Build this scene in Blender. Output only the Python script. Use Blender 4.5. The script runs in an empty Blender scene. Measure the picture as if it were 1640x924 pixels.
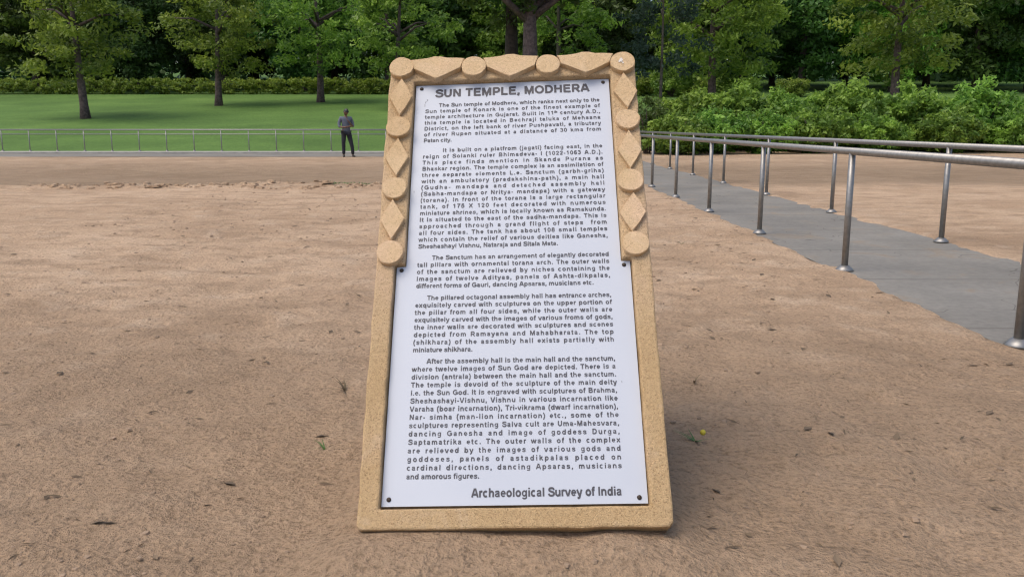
import bpy, bmesh, math, random
import numpy as np
from mathutils import Vector, Matrix, noise as mnoise

rng = np.random.default_rng(7)
random.seed(7)
scene = bpy.context.scene
COL = scene.collection
R = math.radians

# ------------------------------------------------------------------ camera
cam_d = bpy.data.cameras.new("camera")
cam = bpy.data.objects.new("camera", cam_d)
COL.objects.link(cam)
cam_d.sensor_fit = 'HORIZONTAL'
cam_d.sensor_width = 36.0
cam_d.lens = 1400.0 / 1640.0 * 36.0
cam_d.clip_end = 2000
cam.location = (0, 0, 1.15)
cam.rotation_euler = (math.pi / 2 - math.atan(260 / 1400.0), 0, 0)
scene.camera = cam

# ------------------------------------------------------------------ light
SUN_EL, SUN_AZ = 64.0, 246.0          # azimuth: compass, sun behind the camera to the left
world = bpy.data.worlds.new("World")
scene.world = world
world.use_nodes = True
wn = world.node_tree
sky = wn.nodes.new("ShaderNodeTexSky")
sky.sky_type = 'NISHITA'
sky.sun_disc = False
sky.sun_elevation = R(SUN_EL)
sky.sun_rotation = R(SUN_AZ)
sky.air_density = 1.0
sky.dust_density = 4.0
sky.ozone_density = 0.6
wn.links.new(sky.outputs[0], wn.nodes["Background"].inputs[0])
wn.nodes["Background"].inputs[1].default_value = 0.15
sun_d = bpy.data.lights.new("sun", 'SUN')
sun_d.energy = 0.85
sun_d.angle = R(34)
sun_d.color = (1.0, 0.93, 0.82)
sun = bpy.data.objects.new("sun", sun_d)
COL.objects.link(sun)
az, el = R(SUN_AZ), R(SUN_EL)
to_sun = Vector((math.sin(az) * math.cos(el), math.cos(az) * math.cos(el), math.sin(el)))
sun.rotation_euler = (-to_sun).to_track_quat('-Z', 'Y').to_euler()
scene.view_settings.view_transform = 'Standard'
scene.view_settings.look = 'None'
scene.view_settings.exposure = 0.47
scene.view_settings.gamma = 1.0
scene.view_settings.use_curve_mapping = False
scene.render.engine = 'CYCLES'
scene.cycles.use_denoising = True
scene.cycles.max_bounces = 6
scene.cycles.filter_width = 1.25

# ------------------------------------------------------------------ helpers
def link(name, verts, faces, mats=None, parent=None, smooth=False):
    me = bpy.data.meshes.new(name)
    me.from_pydata([tuple(v) for v in verts], [], faces)
    me.update()
    return link_mesh(name, me, mats, parent, smooth)

def link_mesh(name, me, mats=None, parent=None, smooth=False):
    if mats is not None:
        me.materials.append(mats)
    if smooth:
        me.polygons.foreach_set("use_smooth", [True] * len(me.polygons))
    o = bpy.data.objects.new(name, me)
    COL.objects.link(o)
    if parent is not None:
        o.parent = parent
    return o

def link_bm(name, bm, mat, parent=None, smooth=False):
    me = bpy.data.meshes.new(name)
    bmesh.ops.recalc_face_normals(bm, faces=bm.faces)
    bm.to_mesh(me)
    bm.free()
    return link_mesh(name, me, mat, parent, smooth)

def tag(o, label=None, cat=None, group=None, kind=None):
    if label: o["label"] = label
    if cat: o["category"] = cat
    if group: o["group"] = group
    if kind: o["kind"] = kind
    return o

def empty(name, loc, label, cat, group=None, rz=0):
    o = bpy.data.objects.new(name, None)
    COL.objects.link(o)
    o.empty_display_size = 0.1
    o.location = loc
    o.rotation_euler = (0, 0, rz)
    return tag(o, label, cat, group)

def children_of(o):
    return [c for c in bpy.data.objects if c.parent == o]

def copy_tree(o, parent=None):
    c = o.copy()
    COL.objects.link(c)
    if parent is not None:
        c.parent = parent
    for ch in children_of(o):
        copy_tree(ch, c)
    return c

def tube(bm, pts, radii, n=10, cap=True):
    """A swept tapering tube through pts."""
    pts = [Vector(p) for p in pts]
    rings = []
    prev = None
    for i, p in enumerate(pts):
        d = (pts[min(i + 1, len(pts) - 1)] - pts[max(i - 1, 0)]).normalized()
        if prev is None:
            a = Vector((1, 0, 0)) if abs(d.x) < 0.9 else Vector((0, 1, 0))
            a = (a - d * a.dot(d)).normalized()
        else:
            a = (prev - d * prev.dot(d)).normalized()
        prev = a
        b = d.cross(a)
        r = radii[i] if hasattr(radii, '__len__') else radii
        rings.append([bm.verts.new(p + (a * math.cos(t) + b * math.sin(t)) * r)
                      for t in [2 * math.pi * k / n for k in range(n)]])
    for r0, r1 in zip(rings, rings[1:]):
        for k in range(n):
            f = bm.faces.new((r0[k], r0[(k + 1) % n], r1[(k + 1) % n], r1[k]))
            f.smooth = True
    if cap:
        bm.faces.new(list(reversed(rings[0])))
        bm.faces.new(rings[-1])

def box(bm, x0, x1, y0, y1, z0, z1):
    v = [bm.verts.new(p) for p in ((x0, y0, z0), (x1, y0, z0), (x1, y1, z0), (x0, y1, z0),
                                   (x0, y0, z1), (x1, y0, z1), (x1, y1, z1), (x0, y1, z1))]
    for f in ((0, 3, 2, 1), (4, 5, 6, 7), (0, 1, 5, 4), (1, 2, 6, 5), (2, 3, 7, 6), (3, 0, 4, 7)):
        bm.faces.new([v[i] for i in f])

# ------------------------------------------------------------------ materials
class NT:
    def __init__(self, name):
        self.m = bpy.data.materials.new(name)
        self.m.use_nodes = True
        self.t = self.m.node_tree
        self.b = self.t.nodes["Principled BSDF"]
        self.co = self.t.nodes.new("ShaderNodeTexCoord")
    def n(self, kind, **kw):
        x = self.t.nodes.new(kind)
        for k, v in kw.items():
            setattr(x, k, v)
        return x
    def l(self, a, b):
        self.t.links.new(a, b)
    def vec(self, scale=(1, 1, 1), out='Object'):
        mp = self.n("ShaderNodeMapping")
        mp.inputs['Scale'].default_value = scale
        self.l(self.co.outputs[out], mp.inputs[0])
        return mp.outputs[0]
    def noise(self, scale, detail=4, rough=0.55, vec=None, dist=0.0):
        x = self.n("ShaderNodeTexNoise")
        x.inputs['Scale'].default_value = scale
        x.inputs['Detail'].default_value = detail
        x.inputs['Roughness'].default_value = rough
        x.inputs['Distortion'].default_value = dist
        self.l(vec if vec is not None else self.co.outputs['Object'], x.inputs['Vector'])
        return x.outputs['Fac']
    def ramp(self, fac, stops):
        x = self.n("ShaderNodeValToRGB")
        el_ = x.color_ramp.elements
        el_[0].position, el_[0].color = stops[0][0], (*stops[0][1], 1)
        el_[1].position, el_[1].color = stops[-1][0], (*stops[-1][1], 1)
        for p, c in stops[1:-1]:
            e = el_.new(p)
            e.color = (*c, 1)
        self.l(fac, x.inputs[0])
        return x.outputs[0]
    def mix(self, fac, a, b, mode='MIX'):
        x = self.n("ShaderNodeMix", data_type='RGBA', blend_type=mode)
        for sock, val in ((x.inputs[0], fac), (x.inputs[6], a), (x.inputs[7], b)):
            if hasattr(val, 'links'):
                self.l(val, sock)
            elif hasattr(val, '__len__'):
                sock.default_value = (*val, 1)
            else:
                sock.default_value = val
        return x.outputs[2]
    def math(self, op, a, b=0.0):
        x = self.n("ShaderNodeMath", operation=op)
        for sock, val in ((x.inputs[0], a), (x.inputs[1], b)):
            if hasattr(val, 'links'):
                self.l(val, sock)
            else:
                sock.default_value = val
        return x.outputs[0]
    def bump(self, h, strength=0.3, dist=0.01):
        x = self.n("ShaderNodeBump")
        x.inputs['Strength'].default_value = strength
        x.inputs['Distance'].default_value = dist
        self.l(h, x.inputs['Height'])
        self.l(x.outputs[0], self.b.inputs['Normal'])
    def base(self, c):
        if hasattr(c, 'links'):
            self.l(c, self.b.inputs['Base Color'])
        else:
            self.b.inputs['Base Color'].default_value = (*c, 1)
    def set(self, rough=0.8, metal=0.0, spec=0.5):
        self.b.inputs['Roughness'].default_value = rough
        self.b.inputs['Metallic'].default_value = metal
        self.b.inputs['Specular IOR Level'].default_value = spec
        return self.m

def mat_stone(name, tone=1.0, grain=1.0):
    t = NT(name)
    big = t.noise(3.2, 3)
    mid = t.noise(22, 4, 0.6)
    fine = t.noise(260, 3, 0.8)
    fine2 = t.noise(90, 4, 0.75)
    c = t.ramp(big, [(0.3, (0.54 * tone, 0.375 * tone, 0.205 * tone)), (0.52, (0.62 * tone, 0.450 * tone, 0.265 * tone)),
                     (0.72, (0.66 * tone, 0.470 * tone, 0.315 * tone))])
    c = t.mix(t.math('MULTIPLY', t.ramp(mid, [(0.45, (0, 0, 0)), (0.75, (1, 1, 1))]), 0.35), c, (0.66, 0.46, 0.27))
    sy = t.n("ShaderNodeSeparateXYZ")
    t.l(t.co.outputs['Object'], sy.inputs[0])
    lo = t.n("ShaderNodeMapRange")
    lo.inputs[1].default_value, lo.inputs[2].default_value = 0.95, 0.15
    lo.inputs[3].default_value, lo.inputs[4].default_value = 0.0, 0.6
    t.l(t.math('ADD', sy.outputs['Y'], t.math('MULTIPLY', t.math('SUBTRACT', big, 0.5), 0.8)), lo.inputs[0])
    c = t.mix(lo.outputs[0], c, (0.585 * tone, 0.405 * tone, 0.210 * tone))
    st = t.noise(6.5, 5, 0.7, None, 0.8)
    c = t.mix(t.ramp(st, [(0.56, (0, 0, 0)), (0.74, (0.55, 0.55, 0.55))]), c, (0.68 * tone, 0.53 * tone, 0.37 * tone))
    c = t.mix(t.ramp(st, [(0.26, (0.5, 0.5, 0.5)), (0.42, (0, 0, 0))]), c, (0.43 * tone, 0.27 * tone, 0.115 * tone))
    g = t.ramp(fine, [(0.36, (0.66, 0.62, 0.57)), (0.5, (1, 1, 1)), (0.66, (1.18, 1.17, 1.14))])
    c = t.mix(0.6 * grain, c, g, 'MULTIPLY')
    g2 = t.ramp(fine2, [(0.40, (0.72, 0.69, 0.64)), (0.55, (1, 1, 1))])
    c = t.mix(0.45 * grain, c, g2, 'MULTIPLY')
    # pits in the tooled surface
    pv = t.n("ShaderNodeTexVoronoi")
    pv.inputs['Scale'].default_value = 120
    t.l(t.co.outputs['Object'], pv.inputs['Vector'])
    pit = t.math('MULTIPLY', t.math('LESS_THAN', pv.outputs['Distance'], t.math('MULTIPLY', mid, 0.42)), grain * 0.55)
    c = t.mix(pit, c, (0.26 * tone, 0.165 * tone, 0.080 * tone))
    t.base(c)
    h = t.math('SUBTRACT', t.math('ADD', t.math('MULTIPLY', fine, 0.8), fine2), pit)
    t.bump(h, 0.85 * grain, 0.006)
    return t.set(0.92, 0, 0.2)

M_STONE = mat_stone("yellow_sandstone", 0.98, 1.0)
M_CARVED = mat_stone("dressed_sandstone", 1.07, 0.7)
def mat_back():
    t = NT("sandstone_recess_shade")
    f = t.noise(60, 4, 0.7)
    t.base(t.ramp(f, [(0.3, (0.10, 0.07, 0.04)), (0.7, (0.22, 0.155, 0.085))]))  # shadow gap round the plaque painted into this darker stone colour
    t.bump(f, 0.6, 0.004)
    return t.set(0.95, 0, 0.1)
M_RECESS_SHADE = mat_back()

def mat_plaque():
    t = NT("white_enamel")
    a = t.noise(2.2, 4)
    b = t.noise(14, 5, 0.7)
    c = t.ramp(a, [(0.3, (0.495, 0.528, 0.590)), (0.7, (0.540, 0.570, 0.625))])
    c = t.mix(t.ramp(b, [(0.62, (0, 0, 0)), (0.78, (0.35, 0.35, 0.35))]), c, (0.52, 0.535, 0.56))
    t.base(c)
    return t.set(0.42, 0, 0.4)
M_PLAQUE = mat_plaque()

def mat_plain(name, col, rough=0.6, metal=0.0, var=0.25, scale=20, bump=0.0, bscale=40):
    t = NT(name)
    f = t.noise(scale, 4)
    lo = tuple(c * (1 - var) for c in col)
    hi = tuple(c * (1 + var) for c in col)
    t.base(t.ramp(f, [(0.3, lo), (0.7, hi)]))
    if bump:
        t.bump(t.noise(bscale, 5, 0.65), bump, 0.02)
    return t.set(rough, metal)
M_INK = mat_plain("dark_grey_paint", (0.060, 0.058, 0.068), 0.55, 0, 0.2, 60)
M_SCREW = mat_plain("rusted_screw", (0.045, 0.032, 0.024), 0.6, 0.4, 0.4, 300)
M_STAIN = mat_plain("bird_dropping_white", (0.66, 0.60, 0.53), 0.9, 0, 0.12, 120)
M_STEEL = mat_plain("brushed_steel", (0.26, 0.255, 0.245), 0.45, 0.7, 0.15, 30)
M_SKIN = mat_plain("skin", (0.13, 0.070, 0.042), 0.55, 0, 0.08, 6)
M_HAIR = mat_plain("black_hair", (0.012, 0.010, 0.009), 0.5, 0, 0.3, 60)
M_SHIRT = mat_plain("grey_blue_cloth", (0.115, 0.132, 0.170), 0.9, 0, 0.12, 9, 0.4, 14)
M_TROUS = mat_plain("dark_cloth", (0.018, 0.020, 0.028), 0.9, 0, 0.2, 9, 0.4, 14)
M_SHOE = mat_plain("black_leather", (0.012, 0.011, 0.010), 0.5, 0, 0.2, 9)

def mat_leaf(name, dark, light, transl=0.45):
    t = NT(name)
    at = t.n("ShaderNodeAttribute", attribute_name="tint")
    oi = t.n("ShaderNodeObjectInfo")
    c = t.ramp(at.outputs['Fac'], [(0.0, dark), (1.0, light)])
    hv = t.n("ShaderNodeHueSaturation")
    t.l(t.math('ADD', t.math('MULTIPLY', oi.outputs['Random'], 0.05), 0.475), hv.inputs['Hue'])
    t.l(t.math('ADD', t.math('MULTIPLY', oi.outputs['Random'], 0.4), 0.8), hv.inputs['Value'])
    t.l(c, hv.inputs['Color'])
    t.base(hv.outputs[0])
    t.set(0.5, 0, 0.4)
    tr = t.n("ShaderNodeBsdfTranslucent")
    t.l(hv.outputs[0], tr.inputs[0])
    mx = t.n("ShaderNodeMixShader")
    mx.inputs[0].default_value = transl
    t.l(t.b.outputs[0], mx.inputs[1])
    t.l(tr.outputs[0], mx.inputs[2])
    t.l(mx.outputs[0], t.t.nodes["Material Output"].inputs[0])
    return t.m
M_LEAF_DARK = mat_leaf("leaves_dark", (0.038, 0.076, 0.023), (0.115, 0.195, 0.050))
M_LEAF_MID = mat_leaf("leaves_mid", (0.045, 0.098, 0.022), (0.140, 0.245, 0.048))
M_LEAF_BRIGHT = mat_leaf("leaves_bright", (0.085, 0.165, 0.026), (0.340, 0.500, 0.075))
M_LEAF_BLUE = mat_leaf("leaves_bluish", (0.035, 0.070, 0.045), (0.095, 0.150, 0.105))
M_BARK = mat_plain("bark", (0.105, 0.075, 0.072), 0.95, 0, 0.5, 7, 0.9, 12)
M_BARK_DARK = mat_plain("bark_dark", (0.040, 0.028, 0.022), 0.95, 0, 0.5, 7, 0.9, 12)
M_BARK_GREY = mat_plain("bark_grey", (0.10, 0.085, 0.068), 0.95, 0, 0.4, 8, 0.9, 14)

# ------------------------------------------------------------------ terrain
PATH_X0, PATH_X1 = 2.60, 4.36          # walkway between the two railings
CROSS_Y0, CROSS_Y1 = 33.4, 38.4        # the walkway that runs across behind the sign
def fbm(x, y, s, o=4):
    return mnoise.fractal(Vector((x * s, y * s, 0.37)), 1.0, 2.0, o)

def path_mask(x, y):
    a = min(x - PATH_X0, PATH_X1 - x, CROSS_Y1 - y)
    b = min(y - CROSS_Y0, CROSS_Y1 - y, 4.6 - x)
    return max(a, b)                    # > 0 on the paving

def terrain(x, y):
    z = 0.0
    if y > 39.0:
        t = y - 39.0
        z += 0.0905 * (t - 1.5 * (1 - math.exp(-t / 1.5)))
    if y < 46:
        d = path_mask(x, y)
        if y < 33:
            d -= 0.04 + 0.09 * fbm(x * .8, y + 70, 2.6, 5)
        k = min(1.0, max(0.0, (-d - 0.02) / 0.5))
        n = fbm(x, y, 0.35) * 0.03 + fbm(x, y, 1.7) * 0.015
        near = max(0.0, 1 - max(0.0, y - 9) / 8)
        n += (fbm(x + 9, y, 4.5, 4) * 0.016 + max(0.0, fbm(x, y + 30, 12.0, 3)) * 0.014 - max(0.0, fbm(x + 50, y, 2.6, 2) - .25) * 0.05) * near
        lump = max(0.0, 1 - abs(-d - 0.16) / 0.22) if 8 < y < 32 and x < 3 else 0
        n += lump * (0.030 + 0.045 * abs(fbm(x, y, 2.5)))
        # low dug edge with a sunken strip behind it, left of the sign
        if x < 2.2:
            yr = 16.4 + 0.5 * fbm(x, 3.0, 0.8)
            side = min(1.0, (2.2 - x) / 1.5)
            n += side * 0.085 * math.exp(-((y - yr) / 0.35) ** 2) * (0.7 + 0.9 * abs(fbm(x, y, 2.2)))
            n -= side * 0.10 * min(1, max(0, (y - yr) / 1.0)) * min(1, max(0, (26 - y) / 4.0))
        # keep the soil under and around the slab
        q = max(abs(x) - 0.62, abs(y - 2.7) - 0.75)
        k *= 0.35 + 0.65 * min(1, max(0, q / 0.4))
        if abs(x) < 1 and 1.6 < y < 3.4:
            qx = max(0.0, abs(x) - 0.40) / 0.13
            qy = max(0.0, 2.10 - y) / 0.16 + max(0.0, y - 2.30) / 0.5
            z += 0.056 * math.exp(-(qx * qx + qy * qy)) * (1 + 0.25 * fbm(x, y, 7.0, 3))
        z += n * k + (0.020 - 0.05 * min(1, max(0, (d + 0.04) / 0.14)) if y < 33 else (-0.03 if d > .06 else 0))
    return z

def axis(lo, hi, f0, f1, step, growth=1.07, cap=6.0):
    a = list(np.arange(f0, f1 + 1e-6, step))
    s, p = step, a[-1]
    while p < hi:
        s = min(s * growth, cap)
        p += s
        a.append(p)
    s, p = step, a[0]
    while p > lo:
        s = min(s * growth, cap)
        p -= s
        a.insert(0, p)
    return a

def sheet(name, xs, ys, zf, mat, keep=None):
    nx = len(xs)
    V = [(x, y, zf(x, y)) for y in ys for x in xs]
    F = []
    for j in range(len(ys) - 1):
        for i in range(nx - 1):
            if keep is None or keep((xs[i] + xs[i + 1]) / 2, (ys[j] + ys[j + 1]) / 2):
                F.append((j * nx + i, j * nx + i + 1, (j + 1) * nx + i + 1, (j + 1) * nx + i))
    return link(name, V, F, mat, None, True)

def mat_soil():
    t = NT("bare_soil")
    geo = t.n("ShaderNodeNewGeometry")
    P = geo.outputs['Position']
    big = t.noise(0.42, 4, 0.6, P, 0.6)
    mid = t.noise(2.6, 5, 0.62, P, 0.25)
    mp = t.n("ShaderNodeMapping")
    mp.inputs['Scale'].default_value = (0.9, 1.7, 1.0)
    t.l(P, mp.inputs[0])
    streak = t.noise(2.0, 5, 0.6, mp.outputs[0], 0.25)
    fine = t.noise(55, 4, 0.7, P)
    c = t.ramp(big, [(0.30, (0.400, 0.275, 0.175)), (0.5, (0.520, 0.368, 0.242)), (0.7, (0.600, 0.435, 0.295))])
    c = t.mix(t.ramp(streak, [(0.36, (0.7, 0.7, 0.7)), (0.52, (0, 0, 0))]), c, (0.350, 0.245, 0.158))
    c = t.mix(t.ramp(mid, [(0.53, (0, 0, 0)), (0.72, (0.65, 0.65, 0.65))]), c, (0.60, 0.46, 0.33))
    # darker earth close to the sign's foot and in the dug strip farther off
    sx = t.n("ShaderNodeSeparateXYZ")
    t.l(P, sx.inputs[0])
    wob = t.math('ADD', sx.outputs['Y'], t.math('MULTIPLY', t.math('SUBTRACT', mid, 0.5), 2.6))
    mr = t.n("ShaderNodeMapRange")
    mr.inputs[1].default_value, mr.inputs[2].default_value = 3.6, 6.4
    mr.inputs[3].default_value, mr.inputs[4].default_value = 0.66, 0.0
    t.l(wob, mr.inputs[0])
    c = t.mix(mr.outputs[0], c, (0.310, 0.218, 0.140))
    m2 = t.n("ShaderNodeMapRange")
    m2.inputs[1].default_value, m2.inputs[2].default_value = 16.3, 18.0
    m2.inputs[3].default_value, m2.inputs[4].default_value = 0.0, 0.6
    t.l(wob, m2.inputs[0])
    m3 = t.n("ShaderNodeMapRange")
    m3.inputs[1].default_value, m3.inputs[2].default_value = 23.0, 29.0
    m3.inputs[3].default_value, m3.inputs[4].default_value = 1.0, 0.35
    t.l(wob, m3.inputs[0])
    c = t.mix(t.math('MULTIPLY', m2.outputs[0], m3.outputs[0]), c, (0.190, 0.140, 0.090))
    g = t.ramp(fine, [(0.32, (0.50, 0.48, 0.45)), (0.5, (1, 1, 1)), (0.7, (1.25, 1.22, 1.2))])
    c = t.mix(0.75, c, g, 'MULTIPLY')
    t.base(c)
    h = t.math('ADD', t.math('MULTIPLY', mid, 1.5), t.math('ADD', t.math('MULTIPLY', fine, 0.6), t.math('ADD', streak, t.noise(11, 4, 0.6, P))))
    t.bump(h, 0.95, 0.045)
    return t.set(0.95, 0, 0.15)
M_SOIL = mat_soil()

def mat_paving():
    t = NT("grey_paving")
    geo = t.n("ShaderNodeNewGeometry")
    P = geo.outputs['Position']
    a = t.noise(0.8, 4, 0.6, P)
    f = t.noise(18, 5, 0.7, P)
    c = t.ramp(a, [(0.3, (0.165, 0.155, 0.136)), (0.7, (0.250, 0.235, 0.205))])
    c = t.mix(0.5, c, t.ramp(f, [(0.3, (0.7, 0.7, 0.7)), (0.6, (1.1, 1.1, 1.1))]), 'MULTIPLY')
    m = t.noise(1.6, 5, 0.7, P, 0.6)
    c = t.mix(t.ramp(m, [(0.55, (0, 0, 0)), (0.70, (0.7, 0.7, 0.7))]), c, (0.25, 0.19, 0.125))
    sx = t.n("ShaderNodeSeparateXYZ")
    t.l(P, sx.inputs[0])
    fr = t.math('FRACT', t.math('MULTIPLY', sx.outputs['Y'], 1 / 1.63))
    j = t.math('LESS_THAN', fr, t.math('MULTIPLY', a, 0.03))
    vo = t.n("ShaderNodeTexVoronoi", feature='DISTANCE_TO_EDGE')
    vo.inputs['Scale'].default_value = 0.45
    wv = t.n("ShaderNodeVectorMath", operation='ADD')
    sc_ = t.n("ShaderNodeVectorMath", operation='SCALE')
    nz = t.n("ShaderNodeTexNoise")
    nz.inputs['Scale'].default_value = 1.4
    t.l(P, nz.inputs['Vector'])
    t.l(nz.outputs['Color'], sc_.inputs[0])
    sc_.inputs['Scale'].default_value = 1.2
    t.l(P, wv.inputs[0])
    t.l(sc_.outputs[0], wv.inputs[1])
    t.l(wv.outputs[0], vo.inputs['Vector'])
    cr = t.math('LESS_THAN', vo.outputs['Distance'], 0.0022)
    c = t.mix(t.math('MULTIPLY', t.math('MAXIMUM', j, cr), 0.5), c, (0.06, 0.052, 0.042))
    t.base(c)
    t.bump(f, 0.5, 0.012)
    return t.set(0.88, 0, 0.25)
M_PAVING = mat_paving()

def mat_lawn():
    t = NT("mown_lawn")
    geo = t.n("ShaderNodeNewGeometry")
    P = geo.outputs['Position']
    a = t.noise(0.16, 4, 0.6, P, 0.5)
    mp = t.n("ShaderNodeMapping")
    mp.inputs['Scale'].default_value = (3.0, 0.7, 1.0)
    t.l(P, mp.inputs[0])
    f = t.noise(3.0, 5, 0.7, mp.outputs[0])
    c = t.ramp(a, [(0.3, (0.072, 0.138, 0.030)), (0.55, (0.100, 0.184, 0.040)), (0.75, (0.132, 0.225, 0.052))])
    c = t.mix(0.6, c, t.ramp(f, [(0.3, (0.6, 0.62, 0.55)), (0.55, (1, 1, 1)), (0.75, (1.25, 1.2, 1.1))]), 'MULTIPLY')
    t.base(c)
    t.bump(f, 0.6, 0.06)
    return t.set(0.9, 0, 0.2)
M_LAWN = mat_lawn()

xs = axis(-160, 160, -2.4, 2.9, 0.05, 1.075, 7.0)
ys = axis(-6, 210, 1.6, 6.0, 0.045, 1.026, 7.0)
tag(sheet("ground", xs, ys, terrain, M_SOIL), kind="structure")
# paving laid 8 mm above the soil
def pave_z(x, y):
    return 0.006 + 0.012 * fbm(x, y, 0.5) * 0.5
pxs = sorted(set([round(v, 3) for v in list(np.arange(-46, 2.3, 1.6)) + list(np.linspace(PATH_X0, PATH_X1, 12)) + [4.6]]))
pys = sorted(set([round(v, 3) for v in list(np.arange(-5, CROSS_Y0, 0.6)) + list(np.linspace(CROSS_Y0, CROSS_Y1, 10))]))
def edge_z(x, y):
    return pave_z(x, y)
tag(sheet("path", pxs, pys, edge_z, M_PAVING, keep=lambda x, y: path_mask(x, y) > 0), kind="structure")
lxs = axis(-160, 160, -30, 30, 1.2, 1.1, 7)
lys = axis(38.7, 210, 38.7, 60, 0.6, 1.1, 6)
tag(sheet("lawn", lxs, [y for y in lys if y >= 38.65], lambda x, y: terrain(x, y) + 0.035, M_LAWN,
          keep=lambda x, y: x < 4.4 + max(0, (y - 40) * 3.0) * 1.0), kind="structure")
# a low concrete kerb between the lawn and the walkway
bm = bmesh.new()
box(bm, -46, 4.4, 37.3, 38.72, -0.1, 0.07)
tag(link_bm("kerb", bm, mat_plain("kerb_concrete", (0.36, 0.34, 0.30), 0.9, 0, 0.2, 3, 0.3)), kind="structure")

# ------------------------------------------------------------------ the sign
U_ = Vector((0.99905597, -0.03235987, 0.02898281)).normalized()
V_ = Vector((-0.00339053, 0.60704979, 0.79465656)).normalized()
N_ = U_.cross(V_).normalized()
V_ = N_.cross(U_).normalized()
ORIG = Vector((0.00573157, 2.16517584, 0.06))
SM = Matrix((U_, V_, N_)).transposed().to_4x4()
SM.translation = ORIG
sign = bpy.data.objects.new("information_sign", None)
COL.objects.link(sign)
sign.matrix_world = SM
tag(sign, "tall sandstone slab leaning back with a white lettered plaque in a carved border", "sign")
SMI = SM.inverted()

NF, NB = 0.022, -0.10                  # front of the frame, back of the slab
HW, V0, V1 = 0.4235, 0.033, 1.648

def wander(poly, step=0.03, amp=0.0012, closed=True):
    out = []
    n = len(poly)
    for i in range(n if closed else n - 1):
        a, b = Vector(poly[i]), Vector(poly[(i + 1) % n])
        k = max(1, int((b - a).length / step))
        d = (b - a).normalized()
        nn = Vector((-d.y, d.x))
        for j in range(k):
            p = a.lerp(b, j / k)
            if j:
                p += nn * random.gauss(0, amp)
            out.append((p.x, p.y))
    return out

def ring_slab():
    outer = wander([(-HW + .012, V0), (HW - .012, V0), (HW, V0 + .012), (HW, V1 - .03), (HW - .02, V1 - .002),
                    (-HW + .02, V1), (-HW, V1 - .03), (-HW, V0 + .012)], 0.045, 0.0011)
    hole = wander([(-0.366, 0.089), (0.366, 0.0895), (0.366, 0.846), (0.3365, 0.8465), (0.339, 1.5625),
                   (-0.338, 1.5580), (-0.3345, 0.8435), (-0.366, 0.8425)], 0.05, 0.0007)
    bm = bmesh.new()
    def loop(poly, z):
        vs = [bm.verts.new((x, y, z)) for x, y in poly]
        es = [bm.edges.new((vs[i], vs[(i + 1) % len(vs)])) for i in range(len(vs))]
        return vs, es
    fo, eo = loop(outer, NF)
    fi, ei = loop(hole, NF)
    bmesh.ops.triangle_fill(bm, use_beauty=True, use_dissolve=False, edges=eo + ei, normal=(0, 0, 1))
    bo = [bm.verts.new((v.co.x, v.co.y, NB)) for v in fo]
    for i in range(len(fo)):
        bm.faces.new((fo[i], bo[i], bo[(i + 1) % len(fo)], fo[(i + 1) % len(fo)]))
    bm.faces.new(list(reversed(bo)))
    ri = [bm.verts.new((v.co.x, v.co.y, -0.008)) for v in fi]
    for i in range(len(fi)):
        bm.faces.new((fi[i], fi[(i + 1) % len(fi)], ri[(i + 1) % len(fi)], ri[i]))
    fl = bm.faces.new(ri)
    return bm, len(bm.faces)

bm, _ = ring_slab()
slab = link_bm("stone_slab", bm, M_STONE, sign)
slab.data.materials.append(M_RECESS_SHADE)
for p in slab.data.polygons:
    if abs(p.center.z + 0.008) < 1e-4 and abs(p.normal.z) > .9:
        p.material_index = 1
bv = slab.modifiers.new("bevel", 'BEVEL')
bv.width, bv.segments, bv.limit_method, bv.angle_limit = 0.006, 2, 'ANGLE', R(50)
bv.harden_normals = False

def relief(name, poly, top=0.042, low=0.016, bev=0.0018):
    bm = bmesh.new()
    t = [bm.verts.new((x, y, top + random.uniform(-.0006, .0006))) for x, y in poly]
    b = [bm.verts.new((x, y, low)) for x, y in poly]
    ft = bm.faces.new(t)
    bm.faces.new(list(reversed(b)))
    n = len(poly)
    for i in range(n):
        bm.faces.new((t[i], b[i], b[(i + 1) % n], t[(i + 1) % n]))
    bmesh.ops.bevel(bm, geom=list(ft.edges), offset=bev, segments=2, affect='EDGES', clamp_overlap=True)
    o = link_bm(name, bm, M_CARVED, sign)
    return o

def disc(u, v, r, k=26):
    ph = random.random() * 6
    pts = []
    for i in range(k):
        a = 2 * math.pi * i / k
        rr = r * (1 + 0.018 * math.sin(3 * a + ph) + random.gauss(0, 0.008))
        pts.append((u + rr * math.cos(a), v + rr * math.sin(a)))
    return relief("carved_disc", pts, (0.043 if v > 1.58 else 0.039) + random.uniform(-.0015, .0015))

def lozenge(pts):
    return relief("carved_lozenge", wander(pts, 0.03, 0.0009), (0.042 if abs(pts[0][0]) < .345 and pts[0][1] > 1.57 else 0.037) + random.uniform(-.0015, .0015))

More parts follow.
